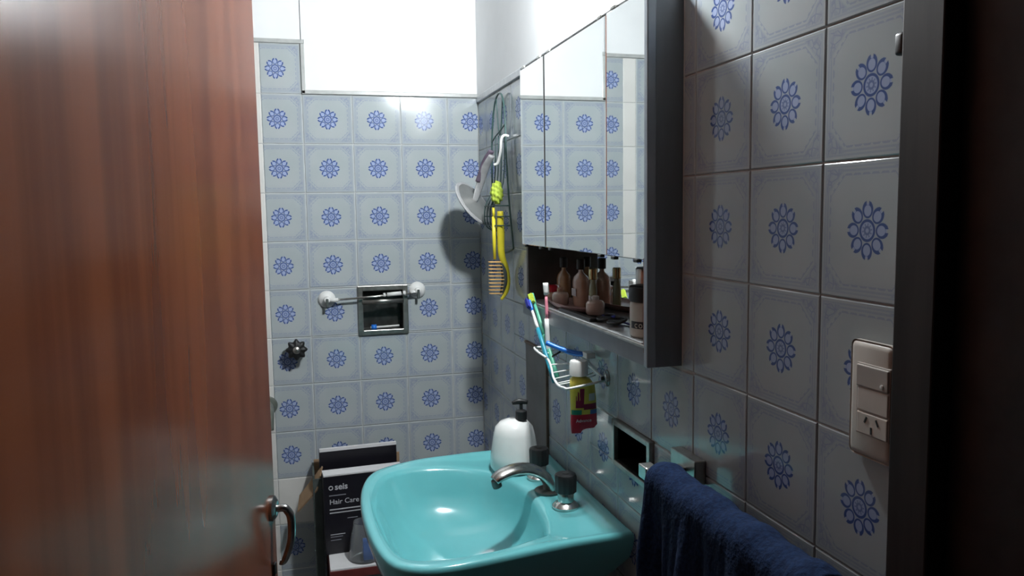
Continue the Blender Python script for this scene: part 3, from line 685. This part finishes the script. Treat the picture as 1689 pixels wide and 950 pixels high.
# ------------------------------------------------------------------ wire toothbrush basket
bk = thing('toothbrush_basket', (0, -1.0, -.785), 'white wire toothbrush basket hung on the tiles below the cabinet', 'basket')
rim = [(-.004, -.865, -.750), (-.060, -.866, -.746), (-.080, -.876, -.745), (-.085, -.930, -.747), (-.084, -.985, -.750), (-.082, -1.004, -.766), (-.083, -1.020, -.782), (-.086, -1.060, -.790), (-.088, -1.104, -.786), (-.080, -1.116, -.785), (-.006, -1.100, -.779)]
obj('front_rim', tube(NB(), smooth_path(rim, 5), .0025, 8), M['wire_white'], bk, True)
obj('back_rail', tube(NB(), smooth_path([(-.004, -.865, -.750), (-.004, -.95, -.752), (-.004, -1.03, -.765), (-.004, -1.09, -.772), (-.006, -1.100, -.779)], 4), .0022, 8), M['wire_white'], bk, True)
for y, za, zb, xa in ((-.895, -.746, -.752, -.083), (-.915, -.748, -.753, -.084), (-.998, -.760, -.756, -.082), (-1.010, -.775, -.762, -.083), (-1.024, -.785, -.768, -.083), (-1.045, -.790, -.774, -.085), (-1.058, -.790, -.776, -.086)):
    obj('rib', tube(NB(), [(xa, y, za), (xa * .5, y + .003, (za + zb) / 2 - .003), (-.004, y + .004, zb)], .0016, 6), M['wire_white'], bk, True)
bm = lathe(NB(), [(.001, 0), (.017, .0005), (.014, .004), (.005, .006), (.004, .009)], (0, -1.108, -.772), (-1, 0, 0), 20); sc = obj('suction_cup', bm, M['frost'], bk, True, 50)
obj('peg', lathe(NB(), [(.004, .006), (.004, .012), (.001, .013)], (0, -1.108, -.772), (-1, 0, 0), 10), M['black'], sc)
def brush(name, top, bot, label, mats, headdir, segs):
    a, b = Vector(top), Vector(bot); ax = b - a
    t = thing(name, b, label, 'toothbrush', 'toothbrushes in the wire basket')
    for (f0, f1, r0, r1, nm, mk) in segs:
        pts = [a + ax * (f0 + (f1 - f0) * k / 4) for k in range(5)]
        obj(nm, tube(NB(), pts, lerp_r(pts, [r0, (r0 + r1) / 2 * 1.05, r1]), 10, flat=.75, up=headdir), M[mk], t, True)
    hd = Vector(headdir).normalized(); ax.normalize()
    p0 = a + ax * .004; p1 = a + ax * .026; side = ax.cross(hd).normalized()
    bm = NB(); m_ = Matrix(((side.x, hd.x, ax.x, p0.x), (side.y, hd.y, ax.y, p0.y), (side.z, hd.z, ax.z, p0.z), (0, 0, 0, 1)))
    for i in range(4):
        for j in range(7): box(bm, (-.0045 + i * .0025, .003, j * .0033), (-.003 + i * .0025, .0125, .0022 + j * .0033), mtx=m_)
    obj('bristles', bm, M[mats], t)['kind'] = 'stuff'
    return t
brush('toothbrush', (-.078, -.832, -.644), (-.070, -.985, -.800), 'blue tipped toothbrush with white neck and teal grip in wire basket', 'navy', (-.6, .3, .5),
      [(0, .13, .005, .0045, 'head', 'blue'), (.13, .36, .0035, .0048, 'neck', 'white'), (.36, 1.0, .0058, .0056, 'grip', 'teal')])
brush('toothbrush', (-.064, -.805, -.632), (-.052, -.955, -.800), 'toothbrush with lime yellow bristles and green neck behind the others in wire basket', 'limeb', (-.6, -.5, .4),
      [(0, .13, .0055, .0045, 'head', 'green'), (.13, .5, .0035, .005, 'neck', 'green'), (.5, 1.0, .0055, .0052, 'grip', 'green')])
brush('toothbrush', (-.060, -.900, -.598), (-.056, -.905, -.762), 'white and pink toothbrush standing upright in the wire basket', 'white', (.5, .8, .1),
      [(0, .16, .0062, .005, 'head', 'white'), (.16, .48, .0030, .0042, 'neck', 'pink'), (.48, 1.0, .0062, .0055, 'grip', 'white')])
t = thing('razor', (-.05, -1.0, -.74), 'blue disposable razor with white head lying across the toothbrush basket', 'razor')
pts = smooth_path([(-.086, -.985, -.716), (-.066, -1.000, -.725), (-.040, -1.020, -.734), (-.022, -1.038, -.735)], 5)
obj('handle', tube(NB(), pts, lerp_r(pts, [.0055, .0045, .006, .0055]), 10), M['blue'], t, True)
bm = box(NB(), (-.026, -1.062, -.741), (-.006, -1.030, -.729), .002); obj('head', bm, M['white'], t)
t = thing('hair_clip', (-.06, -.97, -.735), 'small black hair grip hanging on the toothbrush basket below razor handle', 'clip')
obj('prong', tube(NB(), [(-.076, -.993, -.744), (-.060, -1.000, -.733)], .0022, 6), M['black'], t, True)
obj('prong', tube(NB(), [(-.075, -.988, -.746), (-.060, -.995, -.734)], .0016, 6), M['black'], t, True)
# toothpaste tube, cap up
ty = -1.082; txc = -.040
t = thing('toothpaste', (txc, ty, -.885), 'toothpaste tube hanging cap up through the wire basket, yellow with red end', 'toothpaste')
bm = lathe(NB(), [(.016, 0), (.0185, .001), (.0185, .026), (.0165, .030), (.001, .030)], (txc - .010, ty, -.768), seg=32, lobes=16, depth=.01); obj('cap', bm, M['white'], t, True, 40)
def tsec(z, wx, wy, dx_=0.0): return [Vector((txc + dx_ + wx * math.cos(a), ty + wy * math.sin(a) + .006 * 0, z)) for a in [2 * math.pi * k / 28 for k in range(28)]]
bm = rings_mesh(NB(), [tsec(-.768, .010, .010, -.010), tsec(-.774, .020, .017, -.008), tsec(-.788, .0260, .0165, -.003), tsec(-.815, .0270, .014, -.001), tsec(-.846, .0275, .010)]); tb = obj('tube_body', bm, M['tube_yellow'], t, True, 60)
bm = rings_mesh(NB(), [tsec(-.846, .0276, .0101), tsec(-.862, .0280, .0075), tsec(-.878, .0280, .0040, .001), tsec(-.885, .0240, .0020, -.002)]); re_ = obj('tube_end', bm, M['red'], t, True, 60)
for v in re_.data.vertices:
    if v.co.z < .012 and v.co.x > -.004: v.co.z += .008
def patch_on(wx0, wx1, z0, z1, m, par, prof):
    bm = NB(); n = 8; A = []; B = []
    for k in range(n + 1):
        x = wx0 + (wx1 - wx0) * k / n
        for L2, z in ((A, z0), (B, z1)):
            w_, d_ = prof(z); y = ty - d_ * math.sqrt(max(0, 1 - min(1, (x / w_) ** 2))) - .0006; L2.append(bm.verts.new((txc + x, y, z)))
    for k in range(n): bm.faces.new((A[k], A[k + 1], B[k + 1], B[k]))
    return obj('print_patch', bm, m, par)
pf = lambda z: (.0275, .0165 + (z + .788) * .112)
patch_on(-.020, -.004, -.832, -.792, M['maroon'], tb, pf)
patch_on(-.004, .024, -.836, -.824, M['maroon'], tb, pf)
patch_on(.006, .020, -.818, -.803, M['print_grey'], tb, pf)
patch_on(-.027, -.008, -.846, -.836, M['green_print'], tb, pf)
patch_on(.010, .026, -.846, -.837, M['blue_print'], tb, pf)
text('lettering', 'Advance', .0095, M['print_grey'], re_, Matrix(((1, 0, 0, txc - .020), (0, 0, 1, ty - .0098), (0, 1, 0, -.861), (0, 0, 0, 1))), bold=.0001)

# ------------------------------------------------------------------ right wall fittings
t = thing('soap_dish', (0, -1.235, -.886), 'small recessed metal soap dish in the right wall beside the towel bar', 'soap dish')
y0, y1, z0, z1 = DF
bm = NB()
for a, b in (((y0, z0), (y0 + .013, z1)), ((y1 - .013, z0), (y1, z1)), ((y0 + .012, z0), (y1 - .012, z0 + .011)), ((y0 + .012, z1 - .011), (y1 - .012, z1))): box(bm, (-.009, a[0], a[1]), (.004, b[0], b[1]), .0022)
obj('frame', bm, M['steel'], t)
bm = NB(); Y0, Y1, Z0, Z1 = y0 + .011, y1 - .011, z0 + .009, z1 - .009
box(bm, (.055, Y0, Z0), (.058, Y1, Z1)); box(bm, (0, Y0, Z0), (.056, Y0 + .002, Z1)); box(bm, (0, Y1 - .002, Z0), (.056, Y1, Z1)); box(bm, (0, Y0, Z0), (.056, Y1, Z0 + .002)); box(bm, (0, Y0, Z1 - .002), (.056, Y1, Z1))
obj('basin', bm, M['dark_steel'], t)
t = thing('towel_bar', (0, -1.65, -.84), 'chrome towel bar with square wall brackets under the blue towel', 'towel bar')
for yy in (-1.462,):
    bm = NB(); box(bm, (-.019, yy - .040, -.856), (.0, yy + .040, -.818), .002); br = obj('bracket', bm, M['steel'], t)
    bm = NB(); box(bm, (-.078, yy - .011, -.843), (-.018, yy + .011, -.836), .0012); obj('arm', bm, M['chrome'], br)
bm = NB(); box(bm, (-.081, -1.868, -.852), (-.063, -1.442, -.834), .002); obj('bar', bm, M['chrome'], t)
bm = NB(); box(bm, (-.0825, -1.468, -.8535), (-.0615, -1.440, -.8325), .002); obj('end_cap', bm, M['silver'], t)
# towel draped over the bar
def towel():
    nY, nS = 70, 90
    ya, yb = -1.885, -1.500
    rows = []
    for i in range(nY + 1):
        f = i / nY; y = ya + (yb - ya) * f; row = []
        for j in range(nS + 1):
            s = j / nS
            # wall side drop .30, over the bar, room side drop .50
            Lw, Lt, Lr = .30, .068, .52; q = s * (Lw + Lt + Lr)
            if q < Lw: x, z = -.050, -.838 - (Lw - q)
            elif q < Lw + Lt:
                a = (q - Lw) / Lt * math.pi; x, z = -.072 + .022 * math.cos(a), -.838 + .021 * math.sin(a)
            else: x, z = -.094, -.838 - (q - Lw - Lt)
            dn = max(0.0, (q - Lw - Lt)) ; k = min(1.0, dn / .12)
            fold = .010 * math.sin(y * 46 + 1.3 * math.sin(dn * 9)) + .006 * math.sin(y * 103 + dn * 7) + .003 * math.sin(y * 211)
            x += -fold * k * .8 - .01 * k * dn
            if q < Lw: x += .004 * math.sin(y * 60) * min(1, (Lw - q) / .1)
            yy = y + (.012 * math.sin(dn * 14) + .05 * dn * (0.5 - f)) * k
            zz = z + .0022 * math.sin(y * 57 + 1) * (1 - k) + .0012 * math.sin(y * 131) * (1 - k)
            jit = .0009
            row.append((x + random.uniform(-jit, jit), yy, zz + random.uniform(-jit, jit)))
        rows.append(row)
    bm = NB(); V = [[bm.verts.new(p) for p in r] for r in rows]
    for i in range(nY):
        for j in range(nS): bm.faces.new((V[i][j], V[i + 1][j], V[i + 1][j + 1], V[i][j + 1]))
    o = obj('towel', bm, M['towel'], None, True, loc=(-.072, -1.67, -1.2))
    so = o.modifiers.new('thickness', 'SOLIDIFY'); so.thickness = .009; so.offset = 0.6
    su = o.modifiers.new('smooth', 'SUBSURF'); su.levels = 1; su.render_levels = 1
    return tag(o, 'navy blue terry towel draped over the chrome bar on right wall', 'towel')
towel()
# switch plate
t = thing('switch_plate', (0, -1.858, -.645), 'cream wall plate with light switch and slotted power socket beside the door frame', 'switch')
bm = NB(); box(bm, (-.0095, -1.890, -.706), (.0, -1.826, -.582), .0075, 4); obj('plate', bm, M['cream'], t, True, 40)
def mod(nm, y0, y1, z0, z1, x, mt):
    b_ = NB(); box(b_, (-x, y0, z0), (-.006, y1, z1), .0012); return obj(nm, b_, mt, t)
mod('module_frame', -1.8885, -1.8385, -.681, -.605, .0103, M['cream_dark'])
sw = mod('rocker', -1.887, -1.840, -.630, -.607, .0122, M['cream_dark'])
bm = lathe(NB(), [(.0022, 0), (.0022, .0012), (.001, .0014)], (-.0120, -1.879, -.6245), (-1, 0, 0), 12); obj('indicator', bm, M['white'], sw)
mod('blank_insert', -1.887, -1.842, -.6555, -.6315, .0116, M['cream'])
so = mod('socket', -1.887, -1.842, -.680, -.657, .0118, M['cream'])
for (yy, zz, rx) in ((-1.856, -.664, 28), (-1.873, -.664, -28), (-1.8645, -.674, 0)):
    mm = Matrix.Translation((-.0119, yy, zz)) @ Matrix.Rotation(math.radians(rx), 4, 'X')
    bm = box(NB(), (-.0004, -.0010, -.0036), (.0006, .0010, .0036), mtx=mm); obj('slot', bm, M['black'], so)
t = tag(obj('door_bumper', box(NB(), (-.010, -1.8905, -.297), (0.0, -1.8775, -.275), .0035, 3), M['black'], None, True, 40, loc=(0, -1.884, -.286)), 'small black rubber bumper on the tiles against the dark door frame', 'bumper')

# ------------------------------------------------------------------ boxes behind the basin
SH = -1.450
t = thing('low_stand', (-.40, -.17, -OZ), 'low white topped stand with dark red edge behind the basin', 'stand')
bm = box(NB(), (-.528, -.318, SH - .006), (-.25, -.03, SH), .001); obj('top', bm, M['card_white'], t)
bm = box(NB(), (-.530, -.320, SH - .030), (-.248, -.028, SH - .006), .001); obj('edge_board', bm, M['stand_red'], t)
for sx_ in (-.520, -.262):
    for sy_ in (-.308, -.045): obj('leg', box(NB(), (sx_ - .012, sy_ - .012, -OZ), (sx_ + .012, sy_ + .012, SH - .028)), M['stand_red'], t)
bx = thing('hair_care_box', (-.42, -.215, SH), 'black hair care carton with pale lettering and white top, frontmost on stand', 'box')
RT = rotz((-.536, -.215, 0), 3.5)
bm = box(NB(), (-.536, -.215, SH), (-.300, -.160, -1.212), .001, 1, mtx=RT); obj('carton', bm, M['card_black'], bx)
bm = box(NB(), (-.5355, -.2135, -1.212), (-.3005, -.1615, -1.208), mtx=RT); obj('top_flap', bm, M['card_white'], bx)
def ontext(s, x, z, size, mt, bold=0): return text('lettering', s, size, mt, bx, RT @ Matrix(((1, 0, 0, x), (0, 0, 1, -.2155), (0, 1, 0, z), (0, 0, 0, 1))), bold=bold)
bm = NB(); pts = [RT @ Vector((-.5155 + .0055 * math.cos(a), -.2153, -1.2475 + .0055 * math.sin(a))) for a in [2 * math.pi * k / 20 for k in range(20)]]
obj('emblem', tube(bm, pts, .0016, 6, True), M['print_grey'], bx, True)
ontext('seis', -.504, -1.2535, .026, M['print_grey'], .0006)
ontext('Hair Care', -.521, -1.297, .0215, M['print_grey'], .0001)
def bar(x0, x1, z, h, mt):
    obj('small_print', box(NB(), (x0, -.2156, z), (x1, -.2150, z + h), mtx=RT), mt, bx)
bar(-.521, -.472, -1.272, .0028, M['print_dim'])
bar(-.521, -.420, -1.315, .0034, M['print_grey']); bar(-.521, -.410, -1.325, .0030, M['print_grey'])
bar(-.521, -.478, -1.391, .0022, M['print_grey']); bar(-.521, -.485, -1.398, .0022, M['print_dim']); bar(-.521, -.490, -1.408, .0018, M['print_dim']); bar(-.470, -.440, -1.345, .0020, M['print_dim'])
t = thing('black_carton', (-.42, -.11, SH), 'taller black carton with white top edge standing behind the hair care box', 'box')
RT2 = rotz((-.543, -.10, 0), 3.0)
bm = box(NB(), (-.543, -.100, SH), (-.305, -.072, -1.166), .001, 1, mtx=RT2); obj('carton', bm, M['card_black'], t)
bm = box(NB(), (-.5425, -.1015, -1.170), (-.3055, -.090, -1.161), mtx=RT2); obj('top_edge', bm, M['card_white'], t)
t = thing('cardboard_box', (-.43, -.06, SH), 'brown cardboard box with open side flap, wedged against the back wall', 'box')
bm = NB(); box(bm, (-.566, -.150, SH - .15), (-.560, -.018, -1.225)); obj('side_panel', bm, M['card_grey'], t)
bm = NB(); box(bm, (-.566, -.156, SH - .15), (-.540, -.150, -1.235)); obj('front_panel', bm, M['card_grey'], t)
bm = NB(); box(bm, (-.560, -.026, SH), (-.290, -.018, -1.215)); obj('back_panel', bm, M['card_brown'], t)
bm = NB()
A = [(-.534, -.135, -1.205), (-.553, -.160, -1.270), (-.612, -.120, -1.345), (-.604, -.105, -1.300)]
vs = [bm.verts.new(p) for p in A] + [bm.verts.new((p[0] - .003, p[1], p[2] + .003)) for p in A]
for q in ((0, 1, 2, 3), (7, 6, 5, 4), (0, 4, 5, 1), (1, 5, 6, 2), (2, 6, 7, 3), (3, 7, 4, 0)): bm.faces.new([vs[i] for i in q])
obj('flap', bm, M['card_brown'], t)
t = thing('plastic_tub', (-.415, -.27, SH), 'clear plastic tub on the stand in front of the black box', 'tub')
bm = lathe(NB(), [(.001, 0), (.045, 0), (.048, .004), (.043, .055), (.034, .100), (.032, .112), (.0305, .112), (.0325, .100), (.0415, .055), (.046, .006), (.001, .004)], (-.425, -.265, SH), seg=28); obj('tub_wall', bm, M['frost'], t, True, 50)
bb = tag(obj('soap_block', box(NB(), (-.432, -.285, SH + .0045), (-.396, -.255, SH + .058), .004), M['blue'], None, True, 40, loc=(-.415, -.27, SH)), 'deep blue block inside the clear plastic tub on the stand', 'soap')
